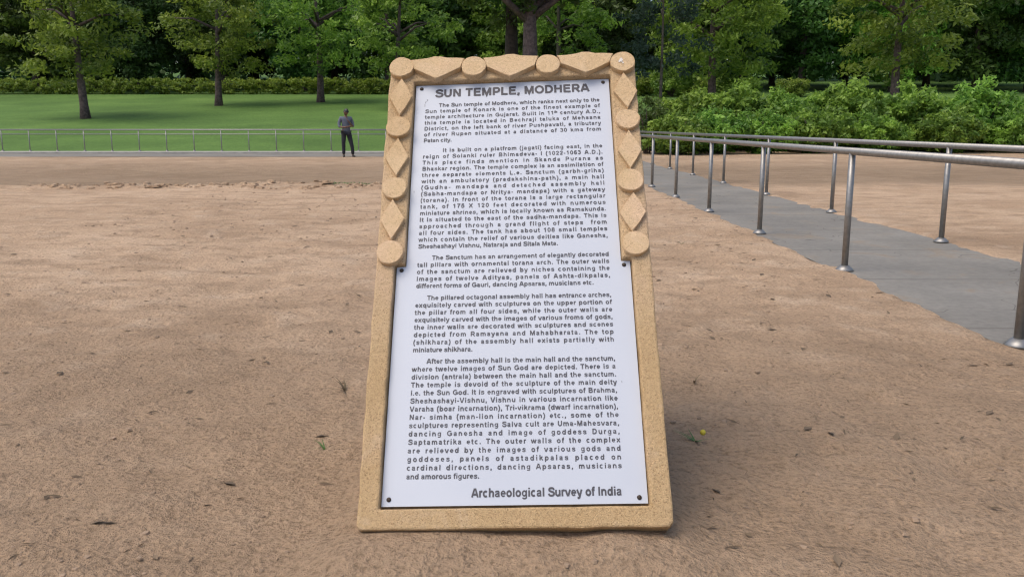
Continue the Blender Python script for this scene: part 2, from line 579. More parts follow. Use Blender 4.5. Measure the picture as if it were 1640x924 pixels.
DISCS = [(-0.382, 1.607, .0425), (-0.380, 1.355, .0412), (-0.379, 1.112, .0402), (-0.380, .876, .0415),
         (0.382, 1.601, .0425), (0.385, 1.360, .0400), (0.378, 1.118, .0418), (0.379, .887, .0412),
         (-0.131, 1.600, .0425), (0.125, 1.601, .0415)]
white_disc = None
for i, d in enumerate(DISCS):
    o = disc(*d)
    if i == 4:
        white_disc = o
        o["label"] = "corner disc with a whitish stain"
LOZ = [[(-0.380, 1.562), (-0.418, 1.482), (-0.379, 1.402), (-0.340, 1.482)],
       [(-0.379, 1.311), (-0.418, 1.235), (-0.376, 1.158), (-0.339, 1.232)],
       [(-0.382, 1.070), (-0.417, 0.993), (-0.378, 0.920), (-0.340, 0.996)],
       [(0.382, 1.557), (0.344, 1.480), (0.387, 1.405), (0.424, 1.478)],
       [(0.384, 1.316), (0.345, 1.237), (0.381, 1.163), (0.422, 1.235)],
       [(0.384, 1.073), (0.336, 1.000), (0.372, 0.930), (0.419, 0.999)],
       ]
for cx_, x0_, x1_, vt in ((-0.259, -0.337, -0.177, 1.5955), (-0.004, -0.085, 0.080, 1.5955), (0.255, 0.170, 0.338, 1.601)):
    # along the top the lozenges run up into the coping, with a small hump at the middle
    LOZ.append([(x0_, vt), (cx_ - .002, vt - .045), (x1_, vt), (x1_ + .004, vt + .022), (x1_ + .013, 1.6375), (cx_ + .034, 1.6385), (cx_ + .013, 1.6490),
                (cx_ - .013, 1.6490), (cx_ - .034, 1.6385), (x0_ - .013, 1.6365), (x0_ - .004, vt + .022)])
for l in LOZ:
    lozenge(l)
# whitish stain on the top right disc
bm = bmesh.new()
for (a, b, r1, r2) in ((0.376, 1.604, .007, .012), (0.370, 1.598, .004, .005), (.382, 1.592, .003, .005)):
    c = bm.verts.new((a, b, 0.0448))
    vs = [bm.verts.new((a + r1 * random.uniform(.55, 1.1) * math.cos(t), b + r2 * random.uniform(.55, 1.1) * math.sin(t), 0.0446))
          for t in np.linspace(0, 2 * math.pi, 14, endpoint=False)]
    for i in range(14):
        bm.faces.new((c, vs[i], vs[(i + 1) % 14]))
link_bm("stain", bm, M_STAIN, white_disc)

# plaque
PL = [(-0.3625, .100), (0.3625, .100), (0.3612, .8440), (0.3335, .8445), (0.3335, 1.5600), (-0.3335, 1.5548), (-0.3320, .8415), (-0.3612, .8405)]
bm = bmesh.new()
t = [bm.verts.new((x, y, 0.0)) for x, y in PL]
b = [bm.verts.new((x, y, -0.0045)) for x, y in PL]
bm.faces.new(t)
bm.faces.new(list(reversed(b)))
for i in range(len(PL)):
    bm.faces.new((t[i], b[i], b[(i + 1) % 8], t[(i + 1) % 8]))
bmesh.ops.triangulate(bm, faces=[f for f in bm.faces if len(f.verts) > 4])
plaque = link_bm("plaque", bm, M_PLAQUE, sign)
plaque["label"] = "white painted plaque with dark grey lettering"
for u, v in [(-0.314, 1.5405), (0.3135, 1.5455), (-0.346, .829), (0.342, .831), (-0.343, .119), (0.340, .116)]:
    bm = bmesh.new()
    prof = [(0.0066, 0.0002), (0.0066, 0.0016), (0.0050, 0.0034), (0.0024, 0.0042)]
    rings = [[bm.verts.new((u + r * math.cos(a), v + r * math.sin(a), z)) for a in np.linspace(0, 2 * math.pi, 14, endpoint=False)] for r, z in prof]
    for r0, r1 in zip(rings, rings[1:]):
        for k in range(14):
            bm.faces.new((r0[k], r0[(k + 1) % 14], r1[(k + 1) % 14], r1[k]))
    bm.faces.new(rings[-1])
    link_bm("screw", bm, M_SCREW, plaque, True)

# ---- lettering: a heavy grotesque drawn as strokes
def arc(cx, cy, rx, ry, a0, a1, n=None):
    n = n or max(5, int(abs(a1 - a0) / 16))
    return [(cx + rx * math.cos(R(a)), cy + ry * math.sin(R(a))) for a in np.linspace(a0, a1, n + 1)]
def spl(P, k=4):
    out = []
    for i in range(len(P) - 1):
        p0, p1, p2, p3 = P[max(i - 1, 0)], P[i], P[i + 1], P[min(i + 2, len(P) - 1)]
        for j in range(k):
            t = j / k
            out.append(tuple(0.5 * (2 * p1[d] + (p2[d] - p0[d]) * t + (2 * p0[d] - 5 * p1[d] + 4 * p2[d] - p3[d]) * t * t
                                    + (3 * p1[d] - p0[d] - 3 * p2[d] + p3[d]) * t ** 3) for d in (0, 1)))
    return out + [P[-1]]
OV = lambda cx, cy, rx, ry: arc(cx, cy, rx, ry, 0, 360, 24)
S_UP = spl([(588, 500), (560, 595), (455, 653), (330, 658), (195, 628), (130, 540), (165, 455), (300, 398), (430, 362), (570, 300), (603, 200), (545, 105), (410, 60), (285, 60), (150, 108), (88, 220)])
S_LO = spl([(478, 355), (435, 432), (350, 462), (250, 462), (150, 435), (112, 372), (150, 312), (280, 276), (400, 246), (465, 172), (425, 92), (330, 57), (235, 57), (130, 90), (80, 165)])
BOWL = lambda cx: OV(cx, 259, 170, 202)
G = {  # glyph: (advance, strokes)
 'A': (722, [[(72, 0), (330, 716)], [(650, 0), (392, 716)], [(180, 225), (540, 225)]]),
 'B': (722, [[(140, 0), (140, 716)], [(140, 655), (400, 655)] + arc(400, 520, 150, 135, 90, -90) + [(140, 385)], [(140, 385), (430, 385)] + arc(430, 222, 165, 163, 90, -90) + [(140, 60)]]),
 'C': (722, [arc(385, 358, 275, 300, 38, 322)]),
 'D': (722, [[(140, 60), (140, 656), (330, 656)] + arc(330, 358, 275, 298, 90, -90) + [(140, 60)]]),
 'E': (667, [[(140, 0), (140, 716)], [(140, 655), (610, 655)], [(140, 375), (570, 375)], [(140, 60), (625, 60)]]),
 'G': (778, [arc(400, 358, 290, 300, 40, 332), [(680, 0 + 90), (680, 330), (410, 330)]]),
 'H': (722, [[(140, 0), (140, 716)], [(582, 0), (582, 716)], [(140, 375), (582, 375)]]),
 'I': (278, [[(139, 0), (139, 716)]]),
 'K': (722, [[(140, 0), (140, 716)], [(140, 270), (590, 716)], [(330, 440), (645, 0)]]),
 'L': (611, [[(140, 716), (140, 60), (575, 60)]]),
 'M': (833, [[(135, 0), (135, 716)], [(698, 0), (698, 716)], [(150, 716), (416, 60), (683, 716)]]),
 'N': (722, [[(140, 0), (140, 716)], [(582, 0), (582, 716)], [(150, 690), (572, 26)]]),
 'O': (778, [OV(389, 358, 290, 300)]),
 'P': (667, [[(140, 0), (140, 716)], [(140, 655), (390, 655)] + arc(390, 475, 180, 180, 90, -90) + [(140, 295)]]),
 'R': (722, [[(140, 0), (140, 716)], [(140, 655), (420, 655)] + arc(420, 490, 165, 165, 90, -90) + [(140, 325)], [(380, 325), (630, 0)]]),
 'S': (667, [S_UP]),
 'T': (611, [[(305, 0), (305, 650)], [(20, 655), (590, 655)]]),
 'U': (722, [[(140, 716), (140, 280)] + arc(361, 280, 221, 222, 180, 360) + [(582, 716)]]),
 'V': (667, [[(65, 716), (305, 0)], [(602, 716), (362, 0)]]),
 'X': (667, [[(70, 716), (597, 0)], [(597, 716), (70, 0)]]),
 'a': (556, [spl([(95, 365), (140, 440), (270, 465), (390, 440), (415, 360)]) + [(415, 120), (450, 0)], spl([(415, 300), (230, 255), (120, 215), (95, 140), (140, 75), (240, 52), (350, 85), (415, 160)])]),
 'b': (611, [[(128, 0), (128, 716)], BOWL(330)]),
 'c': (556, [arc(288, 259, 190, 202, 48, 312)]),
 'd': (611, [[(483, 0), (483, 716)], BOWL(281)]),
 'e': (556, [[(95, 265), (470, 265)] + arc(285, 259, 185, 202, 4, 318)]),
 'f': (333, [[(150, 0), (150, 560)] + spl([(150, 560), (175, 635), (240, 662), (330, 655)]), [(20, 462), (310, 462)]]),
 'g': (611, [[(483, 519), (483, 10)] + spl([(483, 10), (450, -100), (330, -150), (200, -140), (105, -75)]), OV(281, 265, 170, 195)]),
 'h': (611, [[(128, 0), (128, 716)], [(128, 300)] + arc(308, 300, 172, 160, 160, 0) + [(480, 0)]]),
 'i': (278, [[(139, 0), (139, 519)], [(139, 600), (139, 716)]]),
 'j': (278, [[(139, 519), (139, -60)] + spl([(139, -60), (120, -130), (60, -150), (-10, -145)]), [(139, 600), (139, 716)]]),
 'k': (556, [[(128, 0), (128, 716)], [(128, 200), (450, 519)], [(275, 340), (500, 0)]]),
 'l': (278, [[(139, 0), (139, 716)]]),
 'm': (889, [[(128, 0), (128, 519)], [(128, 310)] + arc(283, 310, 152, 150, 160, 0) + [(435, 0)], [(435, 310)] + arc(595, 310, 157, 150, 165, 0) + [(752, 0)]]),
 'n': (611, [[(128, 0), (128, 519)], [(128, 300)] + arc(308, 300, 172, 160, 160, 0) + [(480, 0)]]),
 'o': (611, [OV(305, 259, 195, 202)]),
 'p': (611, [[(128, -200), (128, 519)], BOWL(330)]),
 'q': (611, [[(483, -200), (483, 519)], BOWL(281)]),
 'r': (389, [[(128, 0), (128, 519)], spl([(128, 300), (165, 420), (250, 465), (370, 450)])]),
 's': (556, [S_LO]),
 't': (333, [[(155, 660), (155, 140)] + spl([(155, 140), (175, 75), (235, 55), (315, 65)]), [(20, 462), (310, 462)]]),
 'u': (611, [[(130, 519), (130, 215)] + arc(302, 215, 172, 158, 180, 340), [(483, 519), (483, 0)]]),
 'v': (556, [[(60, 519), (255, 0)], [(496, 519), (301, 0)]]),
 'w': (778, [[(55, 519), (215, 0)], [(375, 519), (235, 0)], [(403, 519), (543, 0)], [(723, 519), (563, 0)]]),
 'x': (556, [[(60, 519), (496, 0)], [(496, 519), (60, 0)]]),
 'y': (556, [[(60, 519), (285, 0)], [(496, 519), (300, -40)] + spl([(300, -40), (255, -130), (180, -150), (80, -145)])]),
 'z': (500, [[(45, 459), (430, 459), (75, 60), (470, 60)]]),
 '0': (556, [OV(278, 358, 185, 300)]),
 '1': (556, [[(330, 0), (330, 716)], [(330, 650), (120, 510)]]),
 '2': (556, [spl([(95, 500), (140, 615), (270, 655), (400, 620), (450, 510), (400, 400), (250, 240), (110, 60)]), [(75, 60), (510, 60)]]),
 '3': (556, [spl([(95, 530), (150, 625), (270, 658), (390, 620), (430, 520), (380, 420), (270, 385)]), spl([(270, 385), (400, 350), (455, 220), (400, 100), (270, 55), (140, 90), (85, 200)])]),
 '5': (556, [[(470, 655), (165, 655), (120, 360)] + spl([(120, 360), (200, 430), (300, 440), (420, 380), (460, 240), (400, 100), (270, 55), (140, 85), (85, 180)])]),
 '6': (556, [OV(285, 230, 178, 172), spl([(462, 560), (400, 640), (290, 655), (170, 590), (110, 420), (108, 240)])]),
 '7': (556, [[(50, 655), (470, 655)] + spl([(470, 655), (350, 450), (260, 230), (230, 0)])]),
 '8': (556, [OV(278, 520, 160, 138), OV(278, 220, 185, 163)]),
 '.': (278, [[(139, 0), (139, 140)]]),
 ',': (278, [[(150, 140), (150, 20), (95, -120)]]),
 '-': (333, [[(45, 255), (288, 255)]]),
 '(': (333, [spl([(270, 730), (150, 520), (110, 270), (150, 20), (270, -205)])]),
 ')': (333, [spl([(63, 730), (183, 520), (223, 270), (183, 20), (63, -205)])]),
 "'": (278, [[(139, 716), (139, 500)]]),
 ' ': (278, []),
}
jit = [0]
def stroke_mesh(V, F, pts, w, sx, sy, ox, oy):
    """Adds one stroke (with mitred joints) at em scale sx, sy."""
    closed = len(pts) > 3 and abs(pts[0][0] - pts[-1][0]) < 1e-3 and abs(pts[0][1] - pts[-1][1]) < 1e-3
    P = [np.array(p, float) for p in pts]
    Q = [P[0]]
    for p in P[1:]:
        if np.hypot(*(p - Q[-1])) > 4:
            Q.append(p)
    P = Q
    if closed:
        P = P[:-1] if np.hypot(*(P[0] - P[-1])) < 5 else P
    n = len(P)
    if n < 2:
        return
    jit[0] = (jit[0] + 1) % 24
    z = 0.0006 + jit[0] * 0.000025
    L = []
    for i in range(n):
        a = P[i] - P[i - 1] if (i > 0 or closed) else None
        b = P[(i + 1) % n] - P[i] if (i < n - 1 or closed) else None
        na = np.array((-a[1], a[0])) / np.hypot(*a) if a is not None else None
        nb = np.array((-b[1], b[0])) / np.hypot(*b) if b is not None else None
        if na is None: m = nb
        elif nb is None: m = na
        else:
            m = na + nb
            l = max(np.hypot(*m), 1e-3)
            m = m / l
            m = m / max(0.35, m @ na)
        h = w / 2
        for s in (1, -1):
            q = P[i] + m * h * s
            V.append((ox + q[0] * sx, oy + q[1] * sy, z))
        L.append(len(V) - 2)
    for i in range(n if closed else n - 1):
        a, b = L[i], L[(i + 1) % n]
        F.append((a, a + 1, b + 1, b))

def text_line(V, F, txt, u0, u1, base, em, xs_, justify=True, weight=132, skew=0.0):
    units = sum(G[c][0] for c in txt)
    nat = units / 1000 * em * xs_
    gaps = len(txt) - 1
    extra = (u1 - u0 - nat) / gaps if justify else 0.0
    if justify and extra < -0.0006:
        xs_ = (u1 - u0) / (units / 1000 * em)
        extra = 0
    # spaces take a double share of the stretch
    wts = [2.2 if c == ' ' else 1.0 for c in txt[:-1]]
    tot = extra * gaps
    x = u0
    sup = None
    for i, c in enumerate(txt):
        adv, st = G[c]
        for s in st:
            stroke_mesh(V, F, s, weight * (0.77 if c in 'aesg' else 1.0), em / 1000 * xs_, em / 1000, x, base + (x - u0) * skew)
        x += adv / 1000 * em * xs_
        if i < gaps:
            x += tot * wts[i] / sum(wts)
    return x

UL, UR = -0.2985, 0.298
PARAS = [
 (1.4713, -0.252, ["The Sun temple of Modhera, which ranks next only to the", "Sun temple of Konark is one of the finest example of",
  "temple architecture in Gujarat. Built in 11^ century A.D.,", "this temple is located in Bechraji taluka of Mehsana",
  "District, on the left bank of river Pushpavati, a tributary", "of river Rupen situated at a distance of 30 kms from", "Patan city."], -0.203),
 (1.2819, -0.233, ["It is built on a platfrom (jagati) facing east, in the", "reign of Solanki ruler Bhimadeva- I (1022-1063 A.D.).",
  "This place finds mention in Skanda Purana as", "Bhaskar region. The temple complex is an assimilation of",
  "three separate elements L.e. Sanctum (garbh-griha)", "with an ambulatory (pradakshina-path), a main hall",
  "(Gudha- mandapa and detached assembly hall", "(Sabha-mandapa or Nritya- mandapa) with a gateway",
  "(torana). In front of the torana is a large rectangular", "tank, of 175 X 120 feet decorated with numerous",
  "miniature shrines, which is locally known as Ramakunda.", "It is situated to the east of the sadha-mandapa. This is",
  "approached through a grand flight of steps  from", "all four sides. The tank has about 108 small temples",
  "which contain the relief of various deities like Ganesha,", "Sheshashayi Vishnu, Nataraja and Sitala Mata."], 0.142),
 (0.8730, -0.253, ["The Sanctum has an arrangement of elegantly decorated", "tall pillars with ornamental torana arch. The outer walls",
  "of the sanctum are relieved by niches containing the", "Images of twelve Adityas, panels of Ashta-dikpalas,",
  "different forms of Gauri, dancing Apsaras, musicians etc."], 0.247),
 (0.7332, -0.263, ["The pillared octagonal assembly hall has entrance arches,", "exquisitely carved with sculptures on the upper portion of",
  "the pillar from all four sides, while the outer walls are", "exquisitely carved with the images of various froms of gods,",
  "the inner walls are decorated with sculptures and scenes", "depicted from Ramayana and Mahabharata. The top",
  "(shikhara) of the assembly hall exists partially with", "miniature shikhara."], -0.120),
 (0.5255, -0.256, ["After the assembly hall is the main hall and the sanctum,", "where twelve images of Sun God are depicted. There is a",
  "division (antrala) between the main hall and the sanctum.", "The temple is devoid of the sculpture of the main deity",
  "i.e. the Sun God. It is engraved with sculptures of Brahma,", "Sheshashayi-Vishnu, Vishnu in various incarnation like",
  "Varaha (boar incarnation), Tri-vikrama (dwarf incarnation),", "Nar- simha (man-lion incarnation) etc., some of the",
  "sculptures representing Saiva cult are Uma-Mahesvara,", "dancing Ganesha and image of goddess Durga,",
  "Saptamatrika etc. The outer walls of the complex", "are relieved by the images of various gods and",
  "goddeses, panels of astadikpalas placed on", "cardinal directions, dancing Apsaras, musicians",
  "and amorous figures."], -0.095),
]
# the raised "th" of 11th is one narrow glyph
def small(ch, dx, k=0.55, up=330):
    return [[(x * k + dx, y * k + up) for x, y in s] for s in G[ch][1]]
G['^'] = (520, small('t', 0) + small('h', 185))
EM = 0.0214
V, F = [], []
text_line(V, F, "SUN TEMPLE, MODHERA", -0.267, 0.266, 1.519 - 0.358 * 0.0465, 0.0465, 0.93, True, 176, 0.0113)
o = link("heading", V, F, M_INK, plaque)
for (v0, ind, lines, uend), skw in zip(PARAS, (0.006, 0.0, -0.002, -0.004, -0.003)):
    V, F = [], []
    nl = len(lines)
    for i, s in enumerate(lines):
        v = v0 - i * 0.02445
        a = ind if i == 0 else UL
        b = uend if i == nl - 1 else UR
        text_line(V, F, s, a, b, v - 0.26 * EM - 0.0038 - skw * ((UL + UR) / 2 - a), EM, 0.93, True, 147, skw)
    link("paragraph_lettering", V, F, M_INK, plaque)
V, F = [], []
text_line(V, F, "Archaeological Survey of India", -0.117, 0.294, 0.1343 - 0.30 * 0.0325 - 0.0022, 0.0342, 0.82, True, 165)
link("signature_lettering", V, F, M_INK, plaque)

# two small scratches in the paint
M_SCRAPE = mat_plain("scraped_paint", (0.22, 0.22, 0.23), .8, 0, .2, 90)
for P_ in ([(-0.296, 1.487), (-0.2995, 1.478)], [(-0.294, 1.4935), (-0.2905, 1.492), (-0.2925, 1.487)], [(-0.3005, 1.474), (-0.3, 1.463)],
           [(0.312, .452), (0.3128, .447)], [(-0.321, 1.121), (-0.3205, 1.115)]):
    V, F = [], []
    stroke_mesh(V, F, [(a * 1e4, b * 1e4) for a, b in P_], 14, .0001, .0001, 0, 0)
    link("scratch", V, F, M_SCRAPE, plaque)

# the masonry that props it from behind
def to_sign(bm):
    bmesh.ops.transform(bm, matrix=SMI, verts=bm.verts)
def rough(bm, amp):
    for v in bm.verts:
        v.co += Vector((random.gauss(0, amp), random.gauss(0, amp), random.gauss(0, amp * .6)))
M_FOOT = mat_plain("old_concrete", (0.27, 0.21, 0.145), 0.95, 0, 0.35, 9, 0.7, 60)
bm = bmesh.new()
w = 0.33
prof = [(2.36, -0.08), (3.28, -0.08), (3.24, 1.02), (3.08, 1.04)]
A = [bm.verts.new((-w, y, z)) for y, z in prof]
B = [bm.verts.new((w, y, z)) for y, z in prof]
bm.faces.new(A)
bm.faces.new(list(reversed(B)))
for i in range(4):
    bm.faces.new((A[i], B[i], B[(i + 1) % 4], A[(i + 1) % 4]))
to_sign(bm)
link_bm("back_support", bm, M_FOOT, sign)

# ------------------------------------------------------------------ railings
def flange(parent, x, y, z):
    bm = bmesh.new()
    tube(bm, [(x, y, z), (x, y, z + 0.012), (x, y, z + 0.03), (x, y, z + 0.045)], [0.07, 0.07, 0.05, 0.034], 16)
    return link_bm("base_flange", bm, M_STEEL, parent)

def post(parent, x, y, z0, z1, r=0.026):
    bm = bmesh.new()
    tube(bm, [(x, y, z0), (x, y, z1)], r, 12)
    o = link_bm("post", bm, M_STEEL, parent)
    flange(o, x, y, z0)

def rail(parent, pts, r):
    bm = bmesh.new()
    tube(bm, pts, r, 12)
    link_bm("rail", bm, M_STEEL, parent)

def railing(label, posts, top, mids, r=0.026, rr=0.029, ext=0.35):
    x0, y0 = posts[0]
    t = empty("railing", (x0, y0, 0), label, "railing")
    P = [(x - x0, y - y0) for x, y in posts]
    a, b = Vector((*P[0], 0)), Vector((*P[-1], 0))
    d = (b - a).normalized() * ext
    for (x, y) in P:
        post(t, x, y, (0.074 if y0 > 38 else 0.010), top - rr * 0.5, r)
    for z, q in [(top, rr)] + mids:
        rail(t, [(*(a - d).xy, z), (*(b + d).xy, z)], q)
    return t
railing("steel handrail on round posts along the near side of the grey walkway",
        [(2.665, 14.27 + 2.45 * k) for k in range(-4, 5)], 0.955, [])
railing("steel handrail on round posts along the bush side of the grey walkway",
        [(4.285, 20.87 + 3.05 * k) for k in range(-5, 3)] + [(4.30, 32.6)], 0.960, [])
railing("thin steel railing with two bars along the lawn edge behind the person",
        [(-6.66 + 1.19 * k, 38.45) for k in range(-15, 9)], 0.985, [(0.80, 0.02)], 0.022, 0.030)

# ------------------------------------------------------------------ foliage
def leaf_cloud(C, N, spread, size, tint_c, flat=0.6, up=0.35):
    """N leaves round each centre C; returns verts (4 per leaf), tint per leaf."""
    n = len(C) * N
    cen = np.repeat(C, N, 0)
    sp = np.repeat(np.broadcast_to(spread, (len(C),)), N)[:, None]
    d = rng.normal(size=(n, 3))
    d /= np.linalg.norm(d, axis=1, keepdims=True)
    p = cen + d * (rng.random((n, 1)) ** 0.45) * sp * np.array([1, 1, flat])
    nrm = rng.normal(size=(n, 3)) + np.array([0, 0, up * 2.2]) + d * 0.5
    nrm /= np.linalg.norm(nrm, axis=1, keepdims=True)
    a = np.cross(nrm, rng.normal(size=(n, 3)))
    a /= np.linalg.norm(a, axis=1, keepdims=True)
    b = np.cross(nrm, a)
    s = size * rng.uniform(0.6, 1.35, (n, 1))
    fold = nrm * s * 0.12
    q = np.stack([p - a * s, p - b * s * 0.42 - fold, p + a * s, p + b * s * 0.42 - fold], 1).reshape(-1, 3)
    tint = np.clip(np.repeat(tint_c, N) + rng.normal(0, 0.16, n), 0, 1)
    return q, tint

def leaf_mesh(name, clouds, mat):
    q = np.concatenate([c[0] for c in clouds])
    tint = np.concatenate([c[1] for c in clouds])
    n = len(tint)
    me = bpy.data.meshes.new(name)
    me.vertices.add(n * 4)
    me.vertices.foreach_set("co", q.astype(np.float32).ravel())
    me.loops.add(n * 4)
    me.loops.foreach_set("vertex_index", np.arange(n * 4, dtype=np.int32))
    me.polygons.add(n)
    me.polygons.foreach_set("loop_start", np.arange(0, n * 4, 4, dtype=np.int32))
    me.update(calc_edges=True)
    at = me.attributes.new("tint", 'FLOAT', 'FACE')
    at.data.foreach_set("value", tint.astype(np.float32))
    me.materials.append(mat)
    return me

def crown_centres(n, rx, ry, rz, hollow=0.35):
    d = rng.normal(size=(n, 3))
    d /= np.linalg.norm(d, axis=1, keepdims=True)
    r = hollow + (1 - hollow) * rng.random((n, 1)) ** 0.6
    # uneven outline: a few lobes push out, others fall short
    lob = rng.normal(size=(7, 3))
    lob /= np.linalg.norm(lob, axis=1, keepdims=True)
    k = 0.78 + 0.34 * np.max(d @ lob.T, axis=1, keepdims=True)
    return d * r * k * np.array([rx, ry, rz])

def make_tree(h, trunk_h, r0, rx, rz, nc, nl, lsize, leafmat, barkmat, lean=0.3, spread=0.9, name="tree",
              limbs=9, label="", cat="tree", group=None):
    t = empty(name, (0, 0, 0), label, cat, group)
    bm = bmesh.new()
    ph = random.random() * 6
    top = h * 0.82
    pts, rad = [], []
    for i in range(10):
        k = i / 9
        pts.append((lean * math.sin(k * 2.2 + ph) * k, lean * math.cos(k * 1.7 + ph) * k, -0.3 + k * (top + 0.3)))
        rad.append(r0 * (1.35 if i == 0 else 1.0) * (1 - 0.86 * k ** 1.1))
    tube(bm, pts, rad, 14)
    cz = trunk_h + rz * 0.85
    tips = []
    for i in range(limbs):
        k = random.uniform(0.45, 0.95)
        j = k * 9
        b = Vector(pts[int(j)]).lerp(Vector(pts[min(9, int(j) + 1)]), j - int(j))
        a = i * 2.4 + random.uniform(-.4, .4)
        L = rx * random.uniform(0.5, 0.9)
        e = b + Vector((math.cos(a) * L, math.sin(a) * L, L * random.uniform(0.1, 0.6)))
        m = b.lerp(e, 0.5) + Vector((0, 0, L * 0.12))
        rr = r0 * (1 - 0.8 * k) * 0.6 + 0.02
        tube(bm, [b, m, e], [rr, rr * 0.65, rr * 0.22], 7)
        tips.append(e)
    tr = link_bm("trunk", bm, barkmat, t, True)
    C = crown_centres(nc, rx, rx, rz) + np.array([0, 0, cz])
    C = np.concatenate([C, np.array(tips)])
    tint = rng.uniform(0.1, 0.95, len(C))
    me = leaf_mesh("crown", [leaf_cloud(C, nl, rng.uniform(0.6, 1.2, len(C)) * spread, lsize, tint)], leafmat)
    link_mesh("crown", me, None, t)
    return t

def make_bush(h, rx, nc, nl, lsize, leafmat, name="bush", label="", cat="bush", group=None, spread=0.3, stems=7):
    t = empty(name, (0, 0, 0), label, cat, group)
    bm = bmesh.new()
    for i in range(stems):
        a = i * 2.4
        e = Vector((math.cos(a) * rx * .6, math.sin(a) * rx * .6, h * random.uniform(.5, .85)))
        tube(bm, [(math.cos(a) * .1, math.sin(a) * .1, -0.1), e * 0.5 + Vector((0, 0, h * .12)), e], [.035, .025, .008], 6)
    link_bm("stem", bm, M_BARK, t, True)
    C = crown_centres(nc, rx, rx, h * 0.55, 0.25) + np.array([0, 0, h * 0.47])
    C[:, 2] = np.maximum(C[:, 2], 0.12)
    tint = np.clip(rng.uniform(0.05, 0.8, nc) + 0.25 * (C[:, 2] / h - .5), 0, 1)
    me = leaf_mesh("foliage", [leaf_cloud(C, nl, rng.uniform(0.6, 1.3, nc) * spread, lsize, tint, 0.75)], leafmat)
    link_mesh("foliage", me, None, t)
    return t

def put(o, x, y, s=1.0, rz=0.0, sz=None, dz=0.0):
    o.location = (x, y, terrain(x, y) + dz)
    o.rotation_euler = (0, 0, rz)
    o.scale = (s, s, sz or s)
    return o

def relabel(o, label, group=None):
    o["label"] = label
    if group: o["group"] = group
    return o

def px(pxx, y):            # lateral position under an image column, for the far planting
    return (pxx - 820) / 1400 * y

# far trees behind the lawn
GT = "trees in the far rows behind the lawn"
protoA = make_tree(17, 1.9, 0.32, 5.0, 6.4, 190, 95, 0.24, M_LEAF_DARK, M_BARK, 0.5, 1.25, "tree",
                   label="dense dark green tree in the far rows beyond the lawn", group=GT)
protoB = make_tree(19, 2.2, 0.36, 5.6, 7.2, 190, 95, 0.26, M_LEAF_MID, M_BARK, 0.7, 1.3, "tree",
                   label="dense mid green tree in the far rows beyond the lawn", group=GT)
protoC = make_tree(15, 1.4, 0.24, 4.4, 5.9, 170, 90, 0.22, M_LEAF_BRIGHT, M_BARK_GREY, 0.4, 1.1, "tree",
                   label="lighter leafy green tree in the far rows beyond the lawn", group=GT)
first = {0: protoA, 1: protoB, 2: protoC}
used = set()
row = []
for j, (yy, step) in enumerate(((92, 7.4), (102, 8.4))):
    x = -58 + j * 4
    while x < 62:
        row.append((x + random.uniform(-1.6, 1.6), yy + random.uniform(-2.5, 2.5)))
        x += step
for i, (x, y) in enumerate(row):
    k = random.choices((0, 1, 2), (5, 4, 2))[0]
    if x < -8: k = random.choices((0, 1, 2), (7, 2, 1))[0]
    if k in used:
        o = copy_tree(first[k])
    else:
        o = first[k]
        used.add(k)
    put(o, x, y, random.uniform(0.9, 1.2), random.uniform(0, 6.28))

# the closed wood behind them, one mass
nw = 900
C = np.stack([rng.uniform(-95, 95, nw), rng.uniform(112, 126, nw), rng.uniform(5.5, 27, nw)], 1)
me = leaf_mesh("woodland", [leaf_cloud(C, 60, rng.uniform(1.6, 3.2, nw), 0.62, rng.uniform(0, .7, nw), 0.8)], M_LEAF_DARK)
tag(link_mesh("woodland", me), kind="stuff")

# clipped hedge along the top of the lawn
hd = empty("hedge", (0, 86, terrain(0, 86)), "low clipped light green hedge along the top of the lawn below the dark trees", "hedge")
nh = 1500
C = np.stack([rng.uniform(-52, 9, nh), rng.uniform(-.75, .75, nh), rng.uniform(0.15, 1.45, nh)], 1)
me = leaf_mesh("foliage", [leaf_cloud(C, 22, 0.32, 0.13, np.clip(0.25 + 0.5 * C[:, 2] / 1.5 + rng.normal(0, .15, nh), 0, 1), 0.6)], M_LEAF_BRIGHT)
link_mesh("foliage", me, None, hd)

# single trees nearer than the rows
t = make_tree(16, 6.6, 0.52, 5.2, 4.6, 120, 70, 0.19, M_LEAF_MID, M_BARK, 0.12, 1.0, "tree",
              label="big tree with a thick purplish brown trunk rising straight behind the sign")
put(t, px(849, 46), 46, 1, 0.3)
tb = make_tree(15, 6.4, 0.50, 4.6, 4.4, 100, 70, 0.19, M_LEAF_MID, M_BARK_DARK, 0.12, 1.0, "tree",
               label="tree with a near black trunk standing close to the purplish trunk behind the sign")
put(tb, px(818, 48), 48, 1, 2.3)
t = make_tree(14, 3.0, 0.22, 3.6, 5.0, 100, 70, 0.17, M_LEAF_BRIGHT, M_BARK_GREY, 0.1, 0.9, "tree",
              label="slender tree with a pale trunk behind the right half of the sign top")
put(t, px(893, 62), 62, 1, 1.3)
t = make_tree(11, 2.8, 0.105, 2.3, 3.8, 54, 60, 0.13, M_LEAF_BLUE, M_BARK_GREY, 0.06, 0.6, "tree", 7,
              label="slim young tree with a thin grey trunk behind the bushes right of the sign")
put(t, px(1052, 47), 47, 1, 2.0)
t = make_tree(13, 2.5, 0.30, 4.6, 5.2, 160, 85, 0.17, M_LEAF_BRIGHT, M_BARK, 0.5, 0.9, "tree", 10,
              label="spreading tree with low bright branches over the bushes at the far right")
put(t, px(1135, 56), 56, 1, 4.0)
t = make_tree(12, 2.6, 0.26, 4.0, 4.6, 110, 75, 0.16, M_LEAF_BRIGHT, M_BARK, 0.4, 0.85, "tree", 10,
              label="leafy tree with yellowish sprays behind the top left corner of the sign")
put(t, px(640, 66), 66, 1, 2.6)
t2 = copy_tree(t)
relabel(t2, "broad dark tree at the left end of the lawn behind the person")
